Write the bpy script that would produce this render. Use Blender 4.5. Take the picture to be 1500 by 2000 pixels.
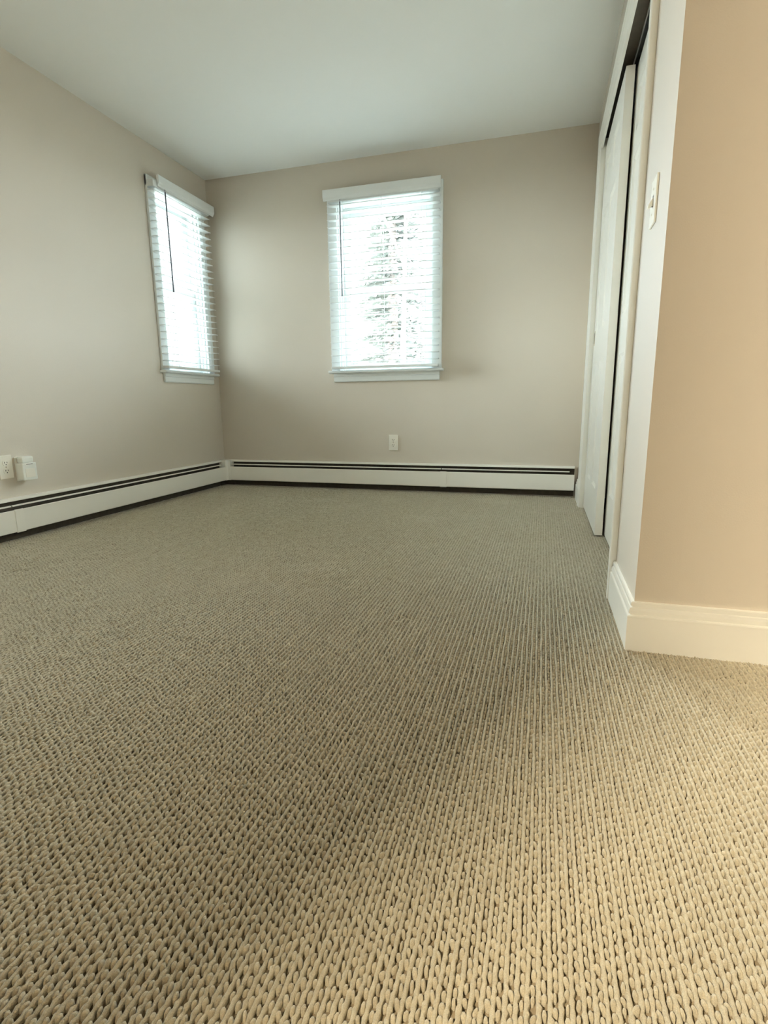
import bpy, bmesh, math, random
import numpy as np
from mathutils import Vector, Matrix

for o in list(bpy.data.objects):
    bpy.data.objects.remove(o, do_unlink=True)
sc = bpy.context.scene
COL = sc.collection
random.seed(7)
rng = np.random.default_rng(11)

# ------------------------------------------------------------------ camera
F_PX, PITCH, YAW, ROLL, CAM_H = 1044.94, 0.20029, -0.28577, -0.01169, 0.6450
fw = Vector((math.sin(YAW)*math.cos(PITCH), math.cos(YAW)*math.cos(PITCH), -math.sin(PITCH)))
r0 = Vector((math.cos(YAW), -math.sin(YAW), 0)); u0 = r0.cross(fw)
rt = math.cos(ROLL)*r0 + math.sin(ROLL)*u0
up = -math.sin(ROLL)*r0 + math.cos(ROLL)*u0
cd = bpy.data.cameras.new('camera'); cam = bpy.data.objects.new('camera', cd); COL.objects.link(cam)
cam.matrix_world = Matrix(((rt.x, up.x, -fw.x, 0), (rt.y, up.y, -fw.y, 0), (rt.z, up.z, -fw.z, CAM_H), (0, 0, 0, 1)))
cd.sensor_fit = 'VERTICAL'; cd.sensor_height = 24.0; cd.lens = 24.0*F_PX/2000.0
cd.clip_start = 0.02; cd.clip_end = 200
sc.camera = cam

# ------------------------------------------------------------------ sky, light, exposure
SKY_STRENGTH = 17.0
HALL_LAMP = 405.0
w = bpy.data.worlds.new('overcast_sky'); sc.world = w; w.use_nodes = True
bg = w.node_tree.nodes['Background']
bg.inputs[0].default_value = (0.87, 0.965, 1.02, 1); bg.inputs[1].default_value = SKY_STRENGTH
sc.view_settings.view_transform = 'Standard'; sc.view_settings.look = 'None'
sc.view_settings.gamma = 1.0; sc.view_settings.use_curve_mapping = False
sc.view_settings.exposure = 4.28
sc.cycles.use_denoising = True
sc.cycles.max_bounces = 7; sc.cycles.diffuse_bounces = 5; sc.cycles.glossy_bounces = 4
sc.cycles.transparent_max_bounces = 24
sc.cycles.sample_clamp_indirect = 0.28; sc.cycles.sample_clamp_direct = 0.16
sc.cycles.caustics_reflective = False; sc.cycles.caustics_refractive = False

# ------------------------------------------------------------------ room measures (metres)
L, D, H = 2.511, 3.881, 2.30          # left wall x = -L, back wall y = D, ceiling
XR = 0.253                            # closet wall
YN = 1.457                            # short wall at the right, facing the camera
YREAR, XFAR, YHALL = -0.45, 1.35, -1.60

def portal(name, loc, rot, sx, sy):
    d = bpy.data.lights.new(name, 'AREA'); d.shape = 'RECTANGLE'; d.size = sx; d.size_y = sy
    d.cycles.is_portal = True
    o = bpy.data.objects.new(name, d); COL.objects.link(o); o.location = loc; o.rotation_euler = rot
    return o
portal('window_light_portal', (-1.115, D+0.135, 1.46), (-math.pi/2, 0, 0), 0.74, 1.2)
portal('window_light_portal', (-L-0.135, 3.50, 1.46), (0, -math.pi/2, 0), 1.2, 0.54)

# ------------------------------------------------------------------ materials
def mat(name, col, rough=0.5, spec=0.5, metal=0.0, bump=None, noise=None, emit=None):
    m = bpy.data.materials.new(name); m.use_nodes = True
    nt = m.node_tree; b = nt.nodes['Principled BSDF']
    b.inputs['Base Color'].default_value = (*col, 1); b.inputs['Roughness'].default_value = rough
    b.inputs['Specular IOR Level'].default_value = spec; b.inputs['Metallic'].default_value = metal
    tc = nt.nodes.new('ShaderNodeTexCoord')
    if noise:
        scale, amt, col2 = noise
        n = nt.nodes.new('ShaderNodeTexNoise'); n.inputs['Scale'].default_value = scale
        n.inputs['Detail'].default_value = 5
        nt.links.new(tc.outputs['Object'], n.inputs['Vector'])
        r = nt.nodes.new('ShaderNodeMapRange'); r.inputs['From Min'].default_value = 0.42; r.inputs['From Max'].default_value = 0.68
        r.inputs['To Min'].default_value = 0.0; r.inputs['To Max'].default_value = amt
        nt.links.new(n.outputs['Fac'], r.inputs['Value'])
        mx = nt.nodes.new('ShaderNodeMix'); mx.data_type = 'RGBA'
        mx.inputs['A'].default_value = (*col, 1); mx.inputs['B'].default_value = (*col2, 1)
        nt.links.new(r.outputs[0], mx.inputs['Factor']); nt.links.new(mx.outputs['Result'], b.inputs['Base Color'])
    if bump:
        scale, strength, dist = bump
        n2 = nt.nodes.new('ShaderNodeTexNoise'); n2.inputs['Scale'].default_value = scale; n2.inputs['Detail'].default_value = 3
        nt.links.new(tc.outputs['Object'], n2.inputs['Vector'])
        bp = nt.nodes.new('ShaderNodeBump'); bp.inputs['Strength'].default_value = strength; bp.inputs['Distance'].default_value = dist
        nt.links.new(n2.outputs['Fac'], bp.inputs['Height']); nt.links.new(bp.outputs[0], b.inputs['Normal'])
    if emit:
        b.inputs['Emission Color'].default_value = (*emit[0], 1); b.inputs['Emission Strength'].default_value = emit[1]
    return m

M = {}
M['wall'] = mat('greige_wall_paint', (0.485, 0.442, 0.372), 0.52, 0.4, bump=(260, 0.25, 0.0012), noise=(1.3, 0.5, (0.465, 0.423, 0.356)))
M['ceiling'] = mat('flat_white_ceiling_paint', (0.88, 0.90, 0.885), 0.9, 0.2, bump=(160, 0.2, 0.001), noise=(0.9, 0.6, (0.85, 0.87, 0.855)))
M['trim'] = mat('white_semigloss_trim', (0.87, 0.86, 0.80), 0.3, 0.5, noise=(9, 0.3, (0.84, 0.83, 0.77)))
M['door'] = mat('white_painted_door', (0.87, 0.86, 0.80), 0.35, 0.5, bump=(120, 0.1, 0.0006))
M['vinyl'] = mat('white_vinyl_window', (0.74, 0.785, 0.785), 0.35, 0.5)
M['slat'] = mat('white_blind_slat', (0.76, 0.795, 0.795), 0.35, 0.5)
M['cord'] = mat('white_blind_cord', (0.80, 0.82, 0.82), 0.7, 0.3)
M['wand'] = mat('dark_grey_wand', (0.055, 0.06, 0.075), 0.35, 0.5)
M['heater'] = mat('white_enamel_heater', (0.86, 0.85, 0.79), 0.35, 0.5, noise=(4, 0.4, (0.82, 0.81, 0.74)))
M['heater_in'] = mat('shade_dark_heater_steel', (0.035, 0.030, 0.022), 0.8, 0.2, noise=(40, 0.6, (0.06, 0.05, 0.035)))  # shade inside the heater slots is put into this colour
M['plate'] = mat('white_plastic_plate', (0.85, 0.83, 0.75), 0.35, 0.5)
M['plastic'] = mat('pale_plastic_unit', (0.80, 0.82, 0.77), 0.3, 0.5)
M['slot'] = mat('black_socket_slot', (0.02, 0.018, 0.015), 0.6, 0.3)
M['brass'] = mat('dull_metal_screw', (0.5, 0.46, 0.36), 0.4, 0.5, 0.8)
M['track'] = mat('grey_steel_track', (0.16, 0.165, 0.165), 0.45, 0.5, 0.6, noise=(25, 0.7, (0.08, 0.08, 0.08)))
M['trackfin'] = mat('bright_steel_fin', (0.62, 0.62, 0.60), 0.4, 0.5, 0.3)
M['headjamb'] = mat('dark_brown_head_jamb', (0.055, 0.042, 0.028), 0.7, 0.3, noise=(30, 0.6, (0.08, 0.06, 0.04)))  # dark brown tone, mottled at random
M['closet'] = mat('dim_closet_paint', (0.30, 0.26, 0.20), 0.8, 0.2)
M['hall'] = mat('low_bounce_hallway_paint', (0.16, 0.13, 0.10), 0.7, 0.2)  # unseen hallway darkened so less light bounces through the doorway
M['floor'] = mat('gap_shade_carpet_backing', (0.09, 0.072, 0.045), 0.95, 0.1)  # darkened so the colour holds the shade between pile loops
M['snow'] = mat('pale_winter_ground', (0.72, 0.72, 0.68), 0.9, 0.2, noise=(0.6, 0.5, (0.45, 0.42, 0.33)))
M['needle'] = mat('dark_evergreen_needles', (0.011, 0.0125, 0.011), 0.9, 0.05, noise=(3, 0.7, (0.017, 0.017, 0.0155)))
M['bark'] = mat('grey_brown_bark', (0.018, 0.015, 0.014), 0.95, 0.05, noise=(8, 0.7, (0.042, 0.036, 0.032)))
M['globe'] = mat('warm_lit_lamp_globe', (0.9, 0.85, 0.75), 0.4, 0.3, emit=((1.0, 0.87, 0.66), HALL_LAMP))

def glass_mat():
    m = bpy.data.materials.new('clear_window_glass'); m.use_nodes = True; nt = m.node_tree
    for n in list(nt.nodes): nt.nodes.remove(n)
    out = nt.nodes.new('ShaderNodeOutputMaterial'); tr = nt.nodes.new('ShaderNodeBsdfTransparent'); gl = nt.nodes.new('ShaderNodeBsdfGlossy')
    tr.inputs[0].default_value = (0.95, 0.97, 0.96, 1); gl.inputs['Roughness'].default_value = 0.02
    mx = nt.nodes.new('ShaderNodeMixShader'); mx.inputs[0].default_value = 0.06
    nt.links.new(tr.outputs[0], mx.inputs[1]); nt.links.new(gl.outputs[0], mx.inputs[2]); nt.links.new(mx.outputs[0], out.inputs[0])
    return m
M['glass'] = glass_mat()

def carpet_mat():
    m = bpy.data.materials.new('beige_loop_carpet'); m.use_nodes = True; nt = m.node_tree; b = nt.nodes['Principled BSDF']
    b.inputs['Roughness'].default_value = 0.95; b.inputs['Specular IOR Level'].default_value = 0.08
    b.inputs['Sheen Weight'].default_value = 0.15; b.inputs['Sheen Roughness'].default_value = 0.5
    tc = nt.nodes.new('ShaderNodeTexCoord')
    at = nt.nodes.new('ShaderNodeAttribute'); at.attribute_name = 'loop_tone'
    ramp = nt.nodes.new('ShaderNodeValToRGB'); e = ramp.color_ramp.elements
    e[0].position = 0.0; e[0].color = (0.20, 0.173, 0.118, 1); e[1].position = 1.0; e[1].color = (0.385, 0.347, 0.254, 1)
    k = ramp.color_ramp.elements.new(0.5); k.color = (0.285, 0.253, 0.180, 1)
    nt.links.new(at.outputs['Fac'], ramp.inputs[0])
    # worn, paler traffic patches with a shape of their own
    n = nt.nodes.new('ShaderNodeTexNoise'); n.inputs['Scale'].default_value = 1.9; n.inputs['Detail'].default_value = 6; n.inputs['Roughness'].default_value = 0.62
    nt.links.new(tc.outputs['Object'], n.inputs['Vector'])
    r = nt.nodes.new('ShaderNodeMapRange'); r.inputs['From Min'].default_value = 0.52; r.inputs['From Max'].default_value = 0.70; r.inputs['To Max'].default_value = 0.30
    nt.links.new(n.outputs['Fac'], r.inputs['Value'])
    mx = nt.nodes.new('ShaderNodeMix'); mx.data_type = 'RGBA'; mx.inputs['B'].default_value = (0.43, 0.385, 0.295, 1)
    nt.links.new(r.outputs[0], mx.inputs['Factor']); nt.links.new(ramp.outputs[0], mx.inputs['A'])
    # yarn fleck
    n2 = nt.nodes.new('ShaderNodeTexNoise'); n2.inputs['Scale'].default_value = 900; n2.inputs['Detail'].default_value = 2
    nt.links.new(tc.outputs['Object'], n2.inputs['Vector'])
    r2 = nt.nodes.new('ShaderNodeMapRange'); r2.inputs['From Min'].default_value = 0.3; r2.inputs['From Max'].default_value = 0.7; r2.inputs['To Min'].default_value = 0.82; r2.inputs['To Max'].default_value = 1.14
    nt.links.new(n2.outputs['Fac'], r2.inputs['Value'])
    mul = nt.nodes.new('ShaderNodeMix'); mul.data_type = 'RGBA'; mul.blend_type = 'MULTIPLY'; mul.inputs['Factor'].default_value = 1
    nt.links.new(mx.outputs['Result'], mul.inputs['A']); nt.links.new(r2.outputs[0], mul.inputs['B'])
    nt.links.new(mul.outputs['Result'], b.inputs['Base Color'])
    n3 = nt.nodes.new('ShaderNodeTexNoise'); n3.inputs['Scale'].default_value = 650; n3.inputs['Detail'].default_value = 3
    nt.links.new(tc.outputs['Object'], n3.inputs['Vector'])
    bp = nt.nodes.new('ShaderNodeBump'); bp.inputs['Strength'].default_value = 0.8; bp.inputs['Distance'].default_value = 0.0012
    nt.links.new(n3.outputs['Fac'], bp.inputs['Height']); nt.links.new(bp.outputs[0], b.inputs['Normal'])
    return m
M['carpet'] = carpet_mat()

# ------------------------------------------------------------------ mesh helpers
WORLD = {}
def W(o): return WORLD.get(o.name, Vector((0, 0, 0)))
def tag(o, label=None, cat=None, group=None, kind=None):
    if label: o['label'] = label
    if cat: o['category'] = cat
    if group: o['group'] = group
    if kind: o['kind'] = kind
    return o
def empty(name, loc):
    o = bpy.data.objects.new(name, None); COL.objects.link(o); o.location = loc; o.empty_display_size = 0.05
    WORLD[o.name] = Vector(loc); return o
IDENT = lambda x, y, z: (x, y, z)
TB = lambda u, d, z: (u, D - d, z)           # on the back wall: along, out into the room, up
TL = lambda u, d, z: (-L + d, u, z)          # on the left wall
TR = lambda u, d, z: (XR - d, u, z)          # on the closet wall (u = y)

class MB:
    def __init__(s, T=IDENT): s.v = []; s.f = []; s.T = T
    def add(s, vs, fs):
        n = len(s.v); s.v += [s.T(*v) for v in vs]; s.f += [tuple(i + n for i in f) for f in fs]; return s
    def box(s, a0, a1, b0, b1, c0, c1):
        vs = [(a, b, c) for a in (a0, a1) for b in (b0, b1) for c in (c0, c1)]
        return s.add(vs, [(0, 1, 3, 2), (4, 6, 7, 5), (0, 4, 5, 1), (2, 3, 7, 6), (0, 2, 6, 4), (1, 5, 7, 3)])
    def cbox(s, a0, a1, b0, b1, c0, c1, k=0.003):
        """box with its eight corners cut back (chamfered along all edges)"""
        k = min(k, (a1-a0)/2.01, (b1-b0)/2.01, (c1-c0)/2.01)
        bm = bmesh.new(); bmesh.ops.create_cube(bm, size=1)
        for v in bm.verts: v.co = Vector(((a0+a1)/2 + v.co.x*(a1-a0), (b0+b1)/2 + v.co.y*(b1-b0), (c0+c1)/2 + v.co.z*(c1-c0)))
        bmesh.ops.bevel(bm, geom=bm.edges[:], offset=k, segments=2, affect='EDGES', profile=0.6)
        bm.verts.index_update(); vs = [tuple(v.co) for v in bm.verts]; fs = [tuple(v.index for v in f.verts) for f in bm.faces]; bm.free()
        return s.add(vs, fs)
    def sweep(s, prof, a0, a1):
        """closed profile [(b, c)] run along the first axis"""
        n = len(prof); vs = [(a0, b, c) for b, c in prof] + [(a1, b, c) for b, c in prof]
        fs = [(i, (i+1) % n, n + (i+1) % n, n + i) for i in range(n)] + [tuple(range(n)), tuple(range(2*n-1, n-1, -1))]
        return s.add(vs, fs)
    def prism(s, plan, z0, z1):
        n = len(plan); vs = [(x, y, z0) for x, y in plan] + [(x, y, z1) for x, y in plan]
        return s.add(vs, [(i, (i+1) % n, n + (i+1) % n, n + i) for i in range(n)] + [tuple(range(n)), tuple(range(2*n-1, n-1, -1))])
    def tube(s, p0, p1, r0, r1=None, n=8):
        r1 = r0 if r1 is None else r1
        p0 = Vector(p0); p1 = Vector(p1); ax = (p1-p0).normalized(); t = ax.orthogonal().normalized(); b = ax.cross(t)
        vs = []
        for p, r in ((p0, r0), (p1, r1)):
            for k in range(n):
                a = 2*math.pi*k/n; vs.append(tuple(p + r*(math.cos(a)*t + math.sin(a)*b)))
        return s.add(vs, [(i, (i+1) % n, n + (i+1) % n, n + i) for i in range(n)] + [tuple(range(n)), tuple(range(2*n-1, n-1, -1))])
    def lathe(s, c, prof, n=20):
        """profile [(r, z)] turned about the vertical through c"""
        vs = []; fs = []
        for r, z in prof:
            for k in range(n):
                a = 2*math.pi*k/n; vs.append((c[0]+r*math.cos(a), c[1]+r*math.sin(a), c[2]+z))
        for j in range(len(prof)-1):
            for k in range(n): fs.append((j*n+k, j*n+(k+1) % n, (j+1)*n+(k+1) % n, (j+1)*n+k))
        fs += [tuple(range(n)), tuple(range(len(vs)-1, len(vs)-1-n, -1))]
        return s.add(vs, fs)
    def build(s, name, m, parent=None, smooth=False, recalc=True):
        vs = np.array(s.v); c = (vs.min(0) + vs.max(0))/2; c[2] = vs[:, 2].min()
        me = bpy.data.meshes.new(name); me.from_pydata([tuple(v) for v in (vs - c)], [], s.f); me.update()
        if recalc:
            bm = bmesh.new(); bm.from_mesh(me); bmesh.ops.recalc_face_normals(bm, faces=bm.faces[:]); bm.to_mesh(me); bm.free()
        me.materials.append(m)
        if smooth: me.polygons.foreach_set('use_smooth', [True]*len(me.polygons))
        o = bpy.data.objects.new(name, me); COL.objects.link(o)
        WORLD[o.name] = Vector(c)
        if parent is not None: o.parent = parent; o.location = Vector(c) - W(parent)
        else: o.location = c
        return o

def struct(o, label, cat): return tag(o, label, cat, kind='structure')

# ------------------------------------------------------------------ windows' openings
UB0, UB1 = -1.530, -0.700           # back window casing, outer edges (x)
UL0, UL1 = 3.195, 3.805             # left window casing, outer edges (y)
CW = 0.065; ZS, ZH = 0.886, 2.035   # casing width, stool top, head of opening

# ------------------------------------------------------------------ room shell
ZB = -0.012
def wall_with_hole(T, a0, a1, z0, z1, h0, h1, hz0, hz1, thick):
    m = MB(T)
    m.box(a0, h0, -thick, 0, z0, z1); m.box(h1, a1, -thick, 0, z0, z1)
    m.box(h0, h1, -thick, 0, z0, hz0); m.box(h0, h1, -thick, 0, hz1, z1)
    return m
o = wall_with_hole(TB, -L-0.15, 1.05, ZB, H+0.05, UB0+CW, UB1-CW, ZS-0.02, ZH, 0.15).build('wall_back', M['wall'])
struct(o, 'greige painted back wall with one window above a heater', 'wall')
o = wall_with_hole(TL, YREAR-0.1, D, ZB, H+0.05, UL0+CW, UL1-CW, ZS-0.02, ZH, 0.15).build('wall_left', M['wall'])
struct(o, 'greige painted left wall with a narrow window near the corner', 'wall')

OPN0, OPN1, OPZ = 1.917, 3.467, 2.045   # closet opening along y, head
m = MB()
m.box(XR, XR+0.10, OPN1+0.012, D, ZB, H+0.05)
m.box(XR, XR+0.10, OPN0, OPN1+0.012, OPZ+0.012, H+0.05)
m.box(XR, XR+0.10, YN, OPN0-0.012, ZB, H+0.05)
o = m.build('wall_right', M['wall']); struct(o, 'greige painted wall around the closet opening at right', 'wall')
o = MB().box(XR+0.10, XFAR, YN, YN+0.10, ZB, H+0.05).build('wall_near_right', M['wall'])
struct(o, 'greige short wall at right edge facing the camera', 'wall')
o = MB().box(XFAR, XFAR+0.1, YREAR, YN+0.10, ZB, H+0.05).build('wall_entry', M['wall'])
struct(o, 'greige wall of the entry nook outside the view', 'wall')
DX0, DX1 = -0.80, 0.02                      # doorway to the hall behind the camera
m = MB(); y0_, y1_ = YREAR-0.1, YREAR
m.box(-L, DX0, y0_, y1_, ZB, H+0.05); m.box(DX0, DX1, y0_, y1_, 2.12, H+0.05); m.box(DX1, XFAR+0.1, y0_, y1_, ZB, H+0.05)
o = m.build('wall_rear', M['wall']); struct(o, 'greige rear wall behind the camera with a doorway', 'wall')
m = MB(); m.box(-1.40, 0.10, YHALL-0.1, YHALL, ZB, H+0.05)
m.box(-1.45, -1.40, YHALL-0.1, YREAR-0.1, ZB, H+0.05); m.box(0.10, 0.15, YHALL-0.1, YREAR-0.1, ZB, H+0.05); m.box(-1.40, 0.10, YHALL, YREAR-0.1, H, H+0.1)
o = m.build('wall_hall', M['hall']); struct(o, 'unseen hallway walls beyond the rear doorway, darkened to cut bounce light', 'wall')
m = MB(); m.box(XR+0.75, XR+0.80, YN+0.10, D, ZB, H+0.05)
o = m.build('wall_closet', M['closet']); struct(o, 'dim back wall inside the closet', 'wall')
o = MB().box(-L-0.15, XFAR+0.1, YREAR-0.1, D+0.15, H, H+0.12).build('ceiling', M['ceiling'])
struct(o, 'flat white ceiling', 'ceiling')
o = MB().box(-L-0.15, XFAR+0.1, YHALL-0.1, D+0.15, -0.12, -0.0085).build('floor', M['floor'])
struct(o, 'floor under the beige carpet', 'floor')

# ------------------------------------------------------------------ carpet (loop pile)
def in_view(x, y, mx=420, my=420):
    d = np.stack([x, y, np.full_like(x, -CAM_H)], -1)
    zf = d @ np.array(fw); xs = 750 + F_PX*(d @ np.array(rt))/np.maximum(zf, 1e-3); ys = 1000 - F_PX*(d @ np.array(up))/np.maximum(zf, 1e-3)
    return (zf > 0.05) & (xs > -mx) & (xs < 1500+mx) & (ys < 2000+my)
DENTS = [(-0.375, 1.485, 0.030, 0.018), (-1.42, 0.945-0.10, 0.045, 0.02), (-2.0, 1.56, 0.035, 0.015), (0.45, 1.33, 0.03, 0.015)]
def dent(x, y):
    z = np.zeros_like(x)
    for cx, cy, r, k in DENTS:
        rr = np.hypot(x-cx, y-cy)/r
        z -= 0.0055*np.exp(-((rr-0.8)/0.35)**2)*((y-cy) > -0.3*r)
    return z
def build_carpet():
    PX, PY = 0.0120, 0.0148
    xs = np.arange(-L+0.004, 1.0, PX); zb = -0.0085
    V = []; Fc = []; tone = []; nv = 0
    # smooth cords
    prof = np.array([(-0.0034, 0.0), (-0.0030, 0.0052), (0.0, 0.0076), (0.0030, 0.0052), (0.0034, 0.0)])
    for x in xs:
        ytop = D-0.01 if x < 0.262 else (3.46 if x < 0.40 else YN-0.008)
        near = np.arange(0.05, min(1.7, ytop), 0.0052); far = np.arange(1.7, ytop, 0.0150)
        yy = np.concatenate([near, far, [ytop]]); n = len(yy)
        k = in_view(np.full(n, x), yy)
        if k.sum() < 3: continue
        i0 = np.argmax(k); yy = yy[i0:]; n = len(yy)
        if n < 3: continue
        ph = rng.random()*6.28
        wob = 0.0005*np.sin(yy*37 + x*900) + 0.0005*np.sin(yy*520 + ph) + rng.normal(0, 0.0003, n)
        hz = 0.0006*np.sin(yy*480 + ph*2) + rng.normal(0, 0.0004, n) + dent(np.full(n, x), yy)
        sc_ = 0.92 + 0.13*np.sin(yy*500 + ph*3) + rng.normal(0, 0.06, n)
        vx = x + wob[:, None] + prof[None, :, 0]*sc_[:, None]
        vz = zb + np.maximum(prof[None, :, 1]*sc_[:, None] + (prof[None, :, 1] > 0)*hz[:, None], 0)
        vy = np.repeat(yy[:, None], 5, 1)
        V.append(np.stack([vx, vy, vz], -1).reshape(-1, 3))
        t = np.clip(0.56 + rng.normal(0, 0.10, n) + rng.normal(0, 0.04), 0, 1); tone.append(np.repeat(t, 5))
        idx = nv + np.arange(n*5).reshape(n, 5)
        Fc.append(np.stack([idx[:-1, :-1], idx[:-1, 1:], idx[1:, 1:], idx[1:, :-1]], -1).reshape(-1, 4)); nv += n*5
    # bobble loops between the cords
    bx, by = [], []
    for i, x in enumerate(xs[:-1] + PX/2):
        ytop = D-0.012 if x < 0.262 else (3.46 if x < 0.40 else YN-0.010)
        yy = np.arange(0.05 + (i % 2)*PY/2 + 0.2*PY*math.sin(i*0.61), ytop, PY); bx.append(np.full(len(yy), x)); by.append(yy)
    bx = np.concatenate(bx); by = np.concatenate(by); k = in_view(bx, by); bx = bx[k]; by = by[k]; n = len(bx)
    bx = bx + rng.normal(0, 0.0005, n); by = by + rng.normal(0, 0.0011, n)
    rx = 0.0032*(1 + rng.normal(0, 0.13, n)); ry = 0.0056*(1 + rng.normal(0, 0.12, n)); hz = np.clip(0.0090*(1 + rng.normal(0, 0.11, n)) + dent(bx, by), 0.002, 0.0115)
    ang = rng.normal(0, 0.22, n); ca, sa = np.cos(ang), np.sin(ang)
    K = 7
    tmpl = [(math.cos(2*math.pi*j/K), math.sin(2*math.pi*j/K), 0.0) for j in range(K)] + \
           [(0.82*math.cos(2*math.pi*(j+.5)/K), 0.82*math.sin(2*math.pi*(j+.5)/K), 0.66) for j in range(K)] + [(0, 0, 1.0)]
    tmpl = np.array(tmpl)
    lx = tmpl[None, :, 0]*rx[:, None]; ly = tmpl[None, :, 1]*ry[:, None]
    vx = bx[:, None] + lx*ca[:, None] - ly*sa[:, None]; vy = by[:, None] + lx*sa[:, None] + ly*ca[:, None]; vz = zb + tmpl[None, :, 2]*hz[:, None]
    NB = len(tmpl)
    V.append(np.stack([vx, vy, vz], -1).reshape(-1, 3)); tone.append(np.repeat(np.clip(0.60 + rng.normal(0, 0.13, n), 0, 1), NB))
    tri = []
    for j in range(K):
        a, b2, c, d2 = j, (j+1) % K, K+j, K+(j+1) % K
        tri += [(a, b2, c), (b2, d2, c), (c, d2, 2*K)]
    T3 = (nv + np.arange(n)*NB)[:, None, None] + np.array(tri)[None]
    T3 = T3.reshape(-1, 3)
    V = np.concatenate(V); Q = np.concatenate(Fc); tone = np.concatenate(tone)
    me = bpy.data.meshes.new('carpet')
    me.vertices.add(len(V)); me.vertices.foreach_set('co', V.astype(np.float32).ravel())
    loops = np.concatenate([Q.ravel(), T3.ravel()]); starts = np.concatenate([np.arange(len(Q))*4, len(Q)*4 + np.arange(len(T3))*3])
    me.loops.add(len(loops)); me.loops.foreach_set('vertex_index', loops.astype(np.int32))
    me.polygons.add(len(starts)); me.polygons.foreach_set('loop_start', starts.astype(np.int32))
    me.polygons.foreach_set('use_smooth', np.ones(len(starts), bool))
    me.update(calc_edges=True); me.validate()
    at = me.attributes.new('loop_tone', 'FLOAT', 'POINT'); at.data.foreach_set('value', tone.astype(np.float32))
    me.materials.append(M['carpet'])
    o = bpy.data.objects.new('carpet', me); COL.objects.link(o)
    tag(o, 'beige ribbed loop-pile carpet covering the whole floor', 'carpet', kind='stuff')
    print('CARPET tris', len(Q)*2 + len(T3))
build_carpet()

# ------------------------------------------------------------------ windows
def window(n, T, c0, c1, label):
    base = T((c0+c1)/2, 0, ZS)
    root = empty('window_%d' % n, base); struct(root, label, 'window')
    h0, h1 = c0+CW, c1-CW
    for a, b in ((c0, h0+0.006), (h1-0.006, c1)):
        MB(T).cbox(a, b, 0, 0.018, ZS, 2.095, 0.004).build('casing', M['vinyl'], root)
    MB(T).cbox(c0, c1, 0, 0.0185, ZH-0.006, 2.098, 0.004).build('head_casing', M['vinyl'], root)
    st = [(-0.05, ZS-0.019), (0.044, ZS-0.019), (0.050, ZS-0.015), (0.052, ZS-0.0095), (0.050, ZS-0.004), (0.044, ZS), (-0.05, ZS)]
    MB(T).sweep(st, c0-0.014, c1+0.014).build('stool', M['vinyl'], root)
    ap = [(0, 0.806), (0.011, 0.806), (0.015, 0.812), (0.015, 0.842), (0.019, 0.846), (0.019, ZS-0.019), (0, ZS-0.019)]
    MB(T).sweep(ap, c0+0.016, c1-0.016).build('apron', M['vinyl'], root)
    # jamb liner
    for a, b in ((h0, h0+0.016), (h1-0.016, h1)): MB(T).box(a, b, -0.145, 0, ZS-0.002, ZH).build('jamb', M['vinyl'], root)
    MB(T).box(h0+0.016, h1-0.016, -0.145, 0, ZH-0.016, ZH).build('head_jamb', M['vinyl'], root)
    MB(T).box(h0, h1, -0.150, -0.05, ZS-0.02, ZS+0.004).build('sill', M['vinyl'], root)
    # parting stops
    for a, b in ((h0+0.016, h0+0.028), (h1-0.028, h1-0.016)): MB(T).box(a, b, -0.042, -0.022, ZS+0.0, ZH-0.016).build('stop', M['vinyl'], root)
    a, b = h0+0.020, h1-0.020
    def sash(name, d0, d1, z0, z1, sw, rb, rtp):
        m = MB(T); m.cbox(a, a+sw, d0, d1, z0, z1, 0.004); m.cbox(b-sw, b, d0, d1, z0, z1, 0.004)
        m.cbox(a+sw-0.002, b-sw+0.002, d0+0.001, d1-0.001, z0, z0+rb, 0.004); m.cbox(a+sw-0.002, b-sw+0.002, d0+0.001, d1-0.001, z1-rtp, z1, 0.004)
        s = m.build(name, M['vinyl'], root)
        dm = (d0+d1)/2
        MB(T).box(a+sw-0.004, b-sw+0.004, dm-0.002, dm+0.002, z0+rb-0.004, z1-rtp+0.004).build('pane', M['glass'], s)
        # dark glazing gasket line round the pane
        g = MB(T); q = 0.0022
        g.box(a+sw, a+sw+q, dm+0.002, d1-0.004, z0+rb, z1-rtp); g.box(b-sw-q, b-sw, dm+0.002, d1-0.004, z0+rb, z1-rtp)
        g.box(a+sw, b-sw, dm+0.002, d1-0.004, z0+rb, z0+rb+q); g.box(a+sw, b-sw, dm+0.002, d1-0.004, z1-rtp-q, z1-rtp)
        g.build('glazing_gasket', M['track'], s)
        return s
    sash('upper_sash', -0.112, -0.082, 1.432, ZH-0.016, 0.048, 0.042, 0.062)
    lo = sash('lower_sash', -0.078, -0.046, ZS+0.004, 1.478, 0.048, 0.048, 0.045)
    cu = (c0+c1)/2
    lk = MB(T); lk.cbox(cu-0.03, cu+0.03, -0.075, -0.050, 1.478, 1.486, 0.002); lk.cbox(cu-0.012, cu+0.018, -0.072, -0.054, 1.486, 1.496, 0.003)
    lk.build('sash_lock', M['vinyl'], lo)
    return root
window(1, TB, UB0, UB1, 'white double-hung window in the back wall')
window(2, TL, UL0, UL1, 'narrow white double-hung window in the left wall')

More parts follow.
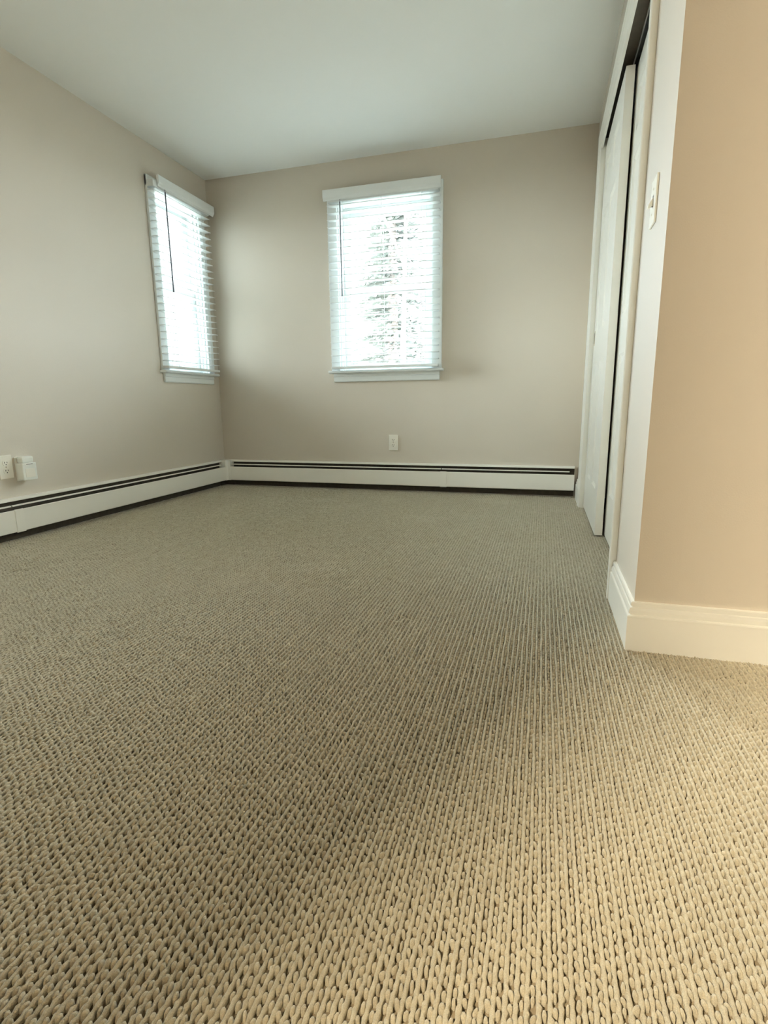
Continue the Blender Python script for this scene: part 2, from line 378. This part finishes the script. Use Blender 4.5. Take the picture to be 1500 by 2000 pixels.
# ------------------------------------------------------------------ blinds
def blind(T, s0, s1, v0, v1, wand_u, label, sag=0.0):
    root = empty('window_blind', T((s0+s1)/2, 0.045, 0.895)); tag(root, label, 'blind', 'slatted blinds on the two windows')
    # headrail and profiled valance board
    MB(T).cbox(s0+0.004, s1-0.004, 0.019, 0.068, 2.020, 2.062, 0.003).build('headrail', M['slat'], root)
    va = [(0.072, 2.096), (0.0845, 2.096), (0.0875, 2.092), (0.0885, 2.083), (0.0885, 2.052), (0.0865, 2.044), (0.0805, 2.037), (0.0775, 2.029), (0.072, 2.027)]
    v = MB(T).sweep(va, v0, v1).build('valance', M['slat'], root)
    for cu in (v0+0.1, v1-0.1): MB(T).box(cu-0.012, cu+0.012, 0.066, 0.074, 2.040, 2.066).build('valance_clip', M['cord'], v)
    # slats, one mesh shared by all
    n, dz, z0 = 24, 0.0456, 0.9500
    mesh = None
    N = 6; wd = 0.050
    for k in range(n):
        if mesh is None:
            prof = []
            for j in range(N+1):
                t = j/N*2-1; prof.append((0.045 + t*wd/2, 0.0022*(1-t*t)))
            prof += [(b, c-0.0034) for b, c in reversed(prof)]
            o = MB(T).sweep([(b, z0+c) for b, c in prof], s0, s1).build('slat', M['slat'], root)
            mesh = o.data; first = o
        else:
            o = bpy.data.objects.new('slat', mesh); COL.objects.link(o); o.parent = root
            o.location = first.location + Vector((0, 0, k*dz))
        o.rotation_euler = (random.uniform(-0.004, 0.004), random.uniform(-0.004, 0.004), 0)
    MB(T).cbox(s0, s1, 0.022, 0.069, 0.897, 0.914, 0.003).build('bottom_rail', M['slat'], root)
    for cu in (s0+0.11, s1-0.11) if s1-s0 < 0.7 else (s0+0.12, (s0+s1)/2, s1-0.12):
        m = MB(T)
        for dd in (0.0188, 0.0712): m.box(cu-0.0011, cu+0.0011, dd-0.0006, dd+0.0006, 0.905, 2.025)
        for k in range(n): m.box(cu-0.0008, cu+0.0008, 0.0188, 0.0712, z0-0.0040+k*dz, z0-0.0030+k*dz)
        m.build('ladder_cord', M['cord'], root)
    m = MB(T); m.tube((wand_u, 0.0785, 2.028), (wand_u, 0.0785, 2.012), 0.002); m.tube((wand_u, 0.0785, 2.013), (wand_u+0.001, 0.080, 1.45), 0.0046, 0.0046); m.tube((wand_u+0.001, 0.080, 1.452), (wand_u+0.001, 0.080, 1.398), 0.0046, 0.0060)
    m.build('tilt_wand', M['wand'], root)
    return root
blind(TB, -1.512, -0.716, -1.533, -0.704, -1.410, 'white slatted blind with dark tilt wand on the back wall window')
blind(TL, 3.188, 3.800, 3.225, 3.838, 3.292, 'narrow white slatted blind with dark tilt wand on the left wall window')

# ------------------------------------------------------------------ baseboard heaters
def heater(T, a0, a1, joints, label, end_lo, end_hi):
    root = empty('baseboard_heater', T((a0+a1)/2, 0.03, 0.0)); tag(root, label, 'heater', 'baseboard heaters along the two walls')
    MB(T).box(a0, a1, 0.0005, 0.005, 0.0, 0.196).build('back_plate', M['heater_in'], root)
    hood = [(0.0, 0.207), (0.020, 0.2060), (0.028, 0.203), (0.0305, 0.199), (0.0305, 0.1935), (0.028, 0.1935), (0.028, 0.197), (0.025, 0.200), (0.0, 0.201)]
    MB(T).sweep(hood, a0, a1).build('hood', M['heater'], root)
    dam = [(0.034, 0.1760), (0.041, 0.1750), (0.0425, 0.1700), (0.0405, 0.1690), (0.039, 0.1730), (0.034, 0.1740)]
    cuts = [a0+0.008] + joints + [a1-0.03]
    for i in range(len(cuts)-1): MB(T).sweep(dam, cuts[i]+0.003, cuts[i+1]-0.003).build('damper', M['heater'], root)
    fin = MB(T)
    fin.box(a0+0.05, a1-0.05, 0.010, 0.046, 0.078, 0.142)
    fin.build('fin_element', M['heater_in'], root)
    cov = [(0.054, 0.1545), (0.058, 0.1540), (0.0595, 0.152), (0.0600, 0.050), (0.0585, 0.046), (0.050, 0.0435), (0.050, 0.046), (0.0565, 0.049), (0.0575, 0.151), (0.054, 0.1525)]
    cuts = [a0] + joints + [a1]
    for i in range(len(cuts)-1): MB(T).sweep(cov, cuts[i]+0.001, cuts[i+1]-0.001).build('front_cover', M['heater'], root)
    for j in joints:
        sp = [(0.0565, 0.1565), (0.0618, 0.1545), (0.0622, 0.048), (0.0605, 0.0425), (0.0565, 0.0415)]
        MB(T).sweep(sp, j-0.004, j+0.042).build('splice_plate', M['heater'], root)
    for e, s in ((end_lo, 1), (end_hi, -1)):
        if e is not None: MB(T).cbox(min(e, e+s*0.03), max(e, e+s*0.03), 0.0, 0.0615, 0.02, 0.208, 0.004).build('end_cap', M['heater'], root)
    return root
hb = heater(TB, -2.452, 0.228, [-0.690], 'white baseboard heater running along the back wall under the window', None, None)
plan = [(-L+0.001, D-0.001), (-L+0.001, 3.793), (-L+0.0615, 3.793), (-L+0.0615, D-0.066), (-L+0.066, D-0.0615), (-2.424, D-0.0615), (-2.424, D-0.001)]
MB().prism(plan, 0.044, 0.2075).build('corner_cover', M['heater'], hb)
MB().prism([(-L+0.001, D-0.001), (-L+0.001, 3.793), (-L+0.012, 3.793), (-L+0.012, D-0.012), (-2.424, D-0.012), (-2.424, D-0.001)], 0.0, 0.044).build('corner_shade_plate', M['heater_in'], hb)  # dark piece added for the shade under the corner cover
heater(TL, 1.15, 3.795, [1.955], 'white baseboard heater running along the left wall', 1.12, None)

# ------------------------------------------------------------------ baseboards
BP = [(0.0, 0.130), (0.0060, 0.130), (0.0085, 0.1275), (0.0090, 0.1195), (0.0050, 0.1180), (0.0050, 0.1155), (0.0100, 0.1145), (0.0125, 0.1080), (0.0130, 0.0995), (0.0085, 0.0975), (0.0085, 0.0950), (0.0150, 0.0940), (0.0165, 0.0915), (0.0160, 0.0885), (0.0160, -0.004), (0.0, -0.004)]
def base_run(path, name, label):
    """profile carried along a plan polyline, mitred; room side is to the left of travel"""
    pts = [Vector(q) for q in path]; n = len(BP); m = MB(); rings = []
    for i, q in enumerate(pts):
        dirs = []
        if i > 0: dirs.append((pts[i]-pts[i-1]).normalized())
        if i < len(pts)-1: dirs.append((pts[i+1]-pts[i]).normalized())
        ns = [Vector((-d.y, d.x)) for d in dirs]
        nn = ns[0] if len(ns) == 1 else (ns[0]+ns[1])/(1+ns[0].dot(ns[1]))
        rings.append([(q.x+nn.x*d, q.y+nn.y*d, z) for d, z in BP])
    vs = [v for r in rings for v in r]; fs = []
    for i in range(len(pts)-1):
        fs += [(i*n+j, i*n+(j+1) % n, (i+1)*n+(j+1) % n, (i+1)*n+j) for j in range(n)]
    fs += [tuple(range(n)), tuple(range(len(vs)-1, len(vs)-1-n, -1))]
    m.add(vs, fs); return struct(m.build(name, M['trim']), label, 'baseboard')
base_run([(XFAR, YN), (XR, YN), (XR, OPN0-0.0905)], 'baseboard_near', 'tall moulded cream baseboard wrapping the wall corner at right')
base_run([(XR, OPN1+0.0905), (XR, D-0.064)], 'baseboard_far', 'short white baseboard between the back heater and closet casing')

# ------------------------------------------------------------------ closet trim and doors
tr = empty('trim_1', (XR, (OPN0+OPN1)/2, 0)); struct(tr, 'white moulded casing around the closet opening', 'trim')
CASW = 0.088
def casing_leg(y_in, s, ztop):
    """vertical board on the closet wall; s = +1 when it lies beyond the opening, -1 when before it"""
    pr = [(0, 0), (0.0, 0.010), (0.006, 0.0125), (0.030, 0.0125), (0.040, 0.016), (0.060, 0.0165), (0.066, 0.020), (CASW-0.003, 0.020), (CASW, 0.017), (CASW, 0)]
    m = MB(); plan = [(XR-d, y_in+s*w) for w, d in pr]; m.prism(plan, -0.004, ztop); return m
casing_leg(OPN1, 1, OPZ-0.045+CASW).build('casing', M['trim'], tr)
casing_leg(OPN0, -1, OPZ-0.045+CASW).build('casing', M['trim'], tr)
HZ = OPZ-0.045                                           # underside of the head casing
hd = [(0.0, HZ), (0.010, HZ), (0.0125, HZ+0.006), (0.0125, HZ+0.030), (0.016, HZ+0.040), (0.0165, HZ+0.060), (0.0203, HZ+0.066), (0.0203, HZ+CASW-0.003), (0.017, HZ+CASW), (0.0, HZ+CASW)]
MB(TR).sweep(hd, OPN0-CASW, OPN1+CASW).build('head_casing', M['trim'], tr)
for a, b in ((OPN0-0.012, OPN0), (OPN1, OPN1+0.012)): MB().box(XR+0.0, XR+0.10, a, b, -0.004, OPZ+0.012).build('jamb', M['trim'], tr)
MB().box(XR+0.001, XR+0.10, OPN0, OPN1, OPZ, OPZ+0.012).build('head_jamb', M['headjamb'], tr)
m = MB(); m.box(XR+0.052, XR+0.095, OPN0+0.003, OPN1-0.003, OPZ-0.004, OPZ); m.box(XR+0.092, XR+0.095, OPN0+0.003, OPN1-0.003, OPZ-0.045, OPZ-0.004)
tk = m.build('door_track', M['track'], tr)
MB().box(XR+0.0500, XR+0.0530, OPN0+0.003, OPN1-0.003, OPZ-0.014, OPZ).build('track_fin', M['trackfin'], tk)

def sliding_door(n, y0, y1, xf, z0, z1, label, pull_y):
    root = empty('door_%d' % n, (xf+0.0175, (y0+y1)/2, z0)); struct(root, label, 'door')
    th = 0.035; sw = 0.105; mid = (y0+y1)/2; ms = 0.045
    rails = [(z0, 0.215), (0.845, 1.015), (1.620, 1.720), (z1-0.115, z1)]
    m = MB()
    for a, b in ((y0, y0+sw), (mid-ms, mid+ms), (y1-sw, y1)): m.box(xf, xf+th, a, b, z0, z1)
    for a, b in rails:
        m.box(xf, xf+th, y0+sw, mid-ms, a, b); m.box(xf, xf+th, mid+ms, y1-sw, a, b)
    m.build('door_frame', M['door'], root)
    for i in range(3):
        za, zb_ = rails[i][1], rails[i+1][0]
        for a, b in ((y0+sw, mid-ms), (mid+ms, y1-sw)):
            # sunk bevel, flat groove, raised field
            loops = [(0.0, 0.0005), (0.010, 0.009), (0.018, 0.009), (0.040, 0.003), (None, None)]
            p = MB(); vs = []; fs = []
            for ins, dep in loops[:-1]:
                vs += [(xf+dep, a+ins, za+ins), (xf+dep, b-ins, za+ins), (xf+dep, b-ins, zb_-ins), (xf+dep, a+ins, zb_-ins)]
            for j in range(3):
                for k in range(4): fs.append((j*4+k, j*4+(k+1) % 4, (j+1)*4+(k+1) % 4, (j+1)*4+k))
            fs.append((12, 13, 14, 15))
            nb = len(vs); vs += [(xf+th-0.002, y, z) for (_, y, z) in vs[:4]]
            for k in range(4): fs.append((k, (k+1) % 4, nb+(k+1) % 4, nb+k))
            fs.append((nb, nb+1, nb+2, nb+3))
            p.add(vs, fs); p.build('panel', M['door'], root)
    pl = MB(); pl.cbox(xf-0.0015, xf+0.004, pull_y-0.016, pull_y+0.016, 0.955, 1.035, 0.0015)
    q = pl.build('finger_pull', M['brass'], root)
    MB().box(xf-0.0022, xf-0.0010, pull_y-0.009, pull_y+0.009, 0.965, 1.025).build('pull_recess', M['slot'], q)
    return root
sliding_door(1, 2.712, OPN1-0.004, 0.268, 0.006, 1.998, 'white six-panel sliding closet door, the farther one on the front track', OPN1-0.055)
sliding_door(2, OPN0+0.004, 2.745, 0.3135, 0.006, 1.998, 'white six-panel sliding closet door, the nearer one on the rear track', OPN0+0.05)

# ------------------------------------------------------------------ outlets, switch, plug-in unit
def plate_prof(m, u0_, u1_, z0, z1, d0=0.0, d1=0.0055): return m.cbox(u0_, u1_, d0, d1, z0, z1, 0.0022)
def duplex(T, u, z, label):
    root = empty('wall_outlet', T(u, 0, z-0.057)); tag(root, label, 'outlet', 'duplex wall outlets')
    plate_prof(MB(T), u-0.035, u+0.035, z-0.057, z+0.057).build('cover_plate', M['plate'], root)
    for s in (-1, 1):
        zc = z+s*0.0195
        m = MB(T); pts = []
        for k in range(16):
            a = 2*math.pi*k/16; pts.append((0.0172*math.cos(a), max(-0.0125, min(0.0125, 0.0172*math.sin(a)))))
        vs = [(u+x, 0.0050, zc+y) for x, y in pts] + [(u+x*0.95, 0.0078, zc+y*0.95) for x, y in pts]
        m.add(vs, [(i, (i+1) % 16, 16+(i+1) % 16, 16+i) for i in range(16)] + [tuple(range(16)), tuple(range(31, 15, -1))])
        r = m.build('receptacle', M['plate'], root)
        for du, hh in ((-0.0063, 0.0042), (0.0063, 0.0034)): MB(T).box(u+du-0.0014, u+du+0.0014, 0.0074, 0.0081, zc+0.0028-hh, zc+0.0028+hh).build('slot', M['slot'], r)
        MB(T).tube((u, 0.0074, zc-0.0075), (u, 0.0081, zc-0.0075), 0.0026).build('ground_hole', M['slot'], r)
    MB(T).tube((u, 0.005, z), (u, 0.0066, z), 0.0032, n=10).build('screw', M['brass'], root)
    return root
duplex(TB, -1.060, 0.358, 'white duplex outlet on the back wall below the window')
duplex(TL, 1.985, 0.361, 'white duplex outlet low on the left wall at the photo edge')

pu = empty('plug_in_unit', TL(2.085, 0, 0.285)); tag(pu, 'pale plastic plug-in unit standing proud of the left wall beside the outlet', 'plug-in device')
plate_prof(MB(TL), 2.034, 2.112, 0.284, 0.404, 0.0, 0.006).build('cover_plate', M['plate'], pu)
b_ = MB(TL).cbox(2.033, 2.110, 0.006, 0.052, 0.288, 0.374, 0.005).build('body', M['plastic'], pu)
MB(TL).cbox(2.040, 2.103, 0.008, 0.048, 0.374, 0.406, 0.009).build('dome', M['plastic'], pu)
MB(TL).box(2.055, 2.090, 0.0515, 0.0526, 0.366, 0.3685).build('vent_slot', M['slot'], b_)
MB(TL).cbox(2.046, 2.098, 0.0518, 0.0535, 0.302, 0.345, 0.0008).build('front_panel', M['plate'], b_)

sw = empty('light_switch', TR(1.640, 0, 1.087)); tag(sw, 'white toggle light switch plate on the wall beside the closet', 'switch')
TRs = TR
plate_prof(MB(TRs), 1.605, 1.675, 1.087, 1.201).build('cover_plate', M['plate'], sw)
m = MB(TRs); m.add([(1.635, 0.005, 1.134), (1.645, 0.005, 1.134), (1.645, 0.005, 1.156), (1.635, 0.005, 1.156), (1.636, 0.017, 1.128), (1.644, 0.017, 1.128), (1.644, 0.016, 1.137), (1.636, 0.016, 1.137)],
      [(0, 1, 2, 3), (4, 5, 6, 7), (0, 1, 5, 4), (1, 2, 6, 5), (2, 3, 7, 6), (3, 0, 4, 7)])
tg = m.build('toggle', M['plate'], sw)
MB(TRs).box(1.633, 1.647, 0.0052, 0.0058, 1.131, 1.159).build('toggle_slot', M['slot'], sw)
for zz in (1.1135, 1.1745): MB(TRs).tube((1.640, 0.005, zz), (1.640, 0.0064, zz), 0.0030, n=10).build('screw', M['brass'], sw)

# ------------------------------------------------------------------ hallway lamp behind the camera
LX, LY = -1.18, -1.20
hl = empty('hall_ceiling_lamp', (LX, LY, 2.14)); tag(hl, 'warm globe ceiling lamp in the hallway behind the camera', 'lamp')
MB().lathe((LX, LY, 2.14), [(0.02, 0.0), (0.06, 0.010), (0.085, 0.040), (0.088, 0.075), (0.07, 0.11)]).build('globe', M['globe'], hl, smooth=True)
MB().lathe((LX, LY, 2.25), [(0.075, 0.0), (0.10, 0.012), (0.10, 0.05)]).build('lamp_base', M['trackfin'], hl, smooth=True)

# ------------------------------------------------------------------ outdoors
m = MB(); m.box(-40, 30, D+0.16, 60, -0.75, -0.60); m.box(-40, -L-0.16, -30, D+0.16, -0.75, -0.60); m.box(-L-0.16, 30, -30, YHALL-0.11, -0.75, -0.60)
struct(m.build('ground_outside', M['snow']), 'pale winter ground outside the windows', 'ground')

def evergreen(x, y, h, r, label):
    z0 = -0.6; root = empty('evergreen_tree', (x, y, z0)); tag(root, label, 'tree')
    MB().tube((x, y, z0), (x, y, z0+h), 0.16, 0.02, 8).build('trunk', M['bark'], root)
    V = []; Fc = []
    rr = random.Random(int(x*100)+3)
    nw = int(h*7)
    for i in range(nw):
        z = z0 + 0.5 + (h-0.6)*i/nw; rad = r*(1-(i/nw))**0.8 + 0.12
        for k in range(9):
            a = rr.uniform(0, 6.283); ln = rad*rr.uniform(0.6, 1.1); droop = rr.uniform(0.15, 0.45)
            for s in range(7):
                t = (s+1)/7; px = x+math.cos(a)*ln*t; py = y+math.sin(a)*ln*t; pz = z-droop*ln*t*t+0.1*t
                for q in range(2):
                    b = a+rr.uniform(-1.3, 1.3); w_ = 0.10*rr.uniform(0.5, 1.2); l2 = 0.17*rr.uniform(0.6, 1.3)
                    dx, dy, dz = math.cos(b)*l2, math.sin(b)*l2, rr.uniform(-0.5, 0.25)*l2
                    n = len(V); V += [(px, py, pz), (px+dx*0.6-math.sin(b)*w_*0.4, py+dy*0.6+math.cos(b)*w_*0.4, pz+dz*0.5+0.02), (px+dx, py+dy, pz+dz), (px+dx*0.6+math.sin(b)*w_*0.4, py+dy*0.6-math.cos(b)*w_*0.4, pz+dz*0.5-0.03)]
                    Fc.append((n, n+1, n+2, n+3))
    mb = MB(); mb.v = V; mb.f = Fc
    f_ = mb.build('foliage', M['needle'], root, recalc=False); f_['kind'] = 'stuff'
    return root
def bare_tree(x, y, h, r, seed, label, group):
    z0 = -0.6; root = empty('bare_tree', (x, y, z0)); tag(root, label, 'tree', group)
    rr = random.Random(seed); mb = MB()
    def grow(p, d, ln, rad, lvl):
        q = p + d*ln; mb.tube(p, q, rad, rad*0.68, 6 if lvl < 2 else 4)
        if lvl >= 4: return
        for k in range(3 if lvl < 3 else 4):
            nd = (d + Vector((rr.uniform(-1, 1), rr.uniform(-1, 1), rr.uniform(-0.15, 0.6)))*0.75).normalized()
            grow(p + d*ln*rr.uniform(0.55, 1.0), nd, ln*rr.uniform(0.5, 0.78), rad*0.5, lvl+1)
    t = MB(); t.tube((x, y, z0), (x, y, z0+h*0.35), r, r*0.8, 8); t.build('trunk', M['bark'], root)
    grow(Vector((x, y, z0+h*0.3)), Vector((rr.uniform(-.1, .1), 0, 1)).normalized(), h*0.3, r*0.8, 0)
    mb.build('branches', M['bark'], root, recalc=False)
    return root
evergreen(-3.05, 11.2, 8.0, 1.0, 'dark evergreen tree outside the back window')
bare_tree(-2.0, 7.9, 6.5, 0.05, 5, 'thin bare tree just right of the evergreen outside the back window', 'bare trees outside')
bare_tree(-5.2, 15.5, 6.0, 0.07, 9, 'bare tree left of the evergreen outside the back window', 'bare trees outside')
bare_tree(-7.3, 10.6, 5.5, 0.07, 21, 'bare tree outside the narrow left window', 'bare trees outside')
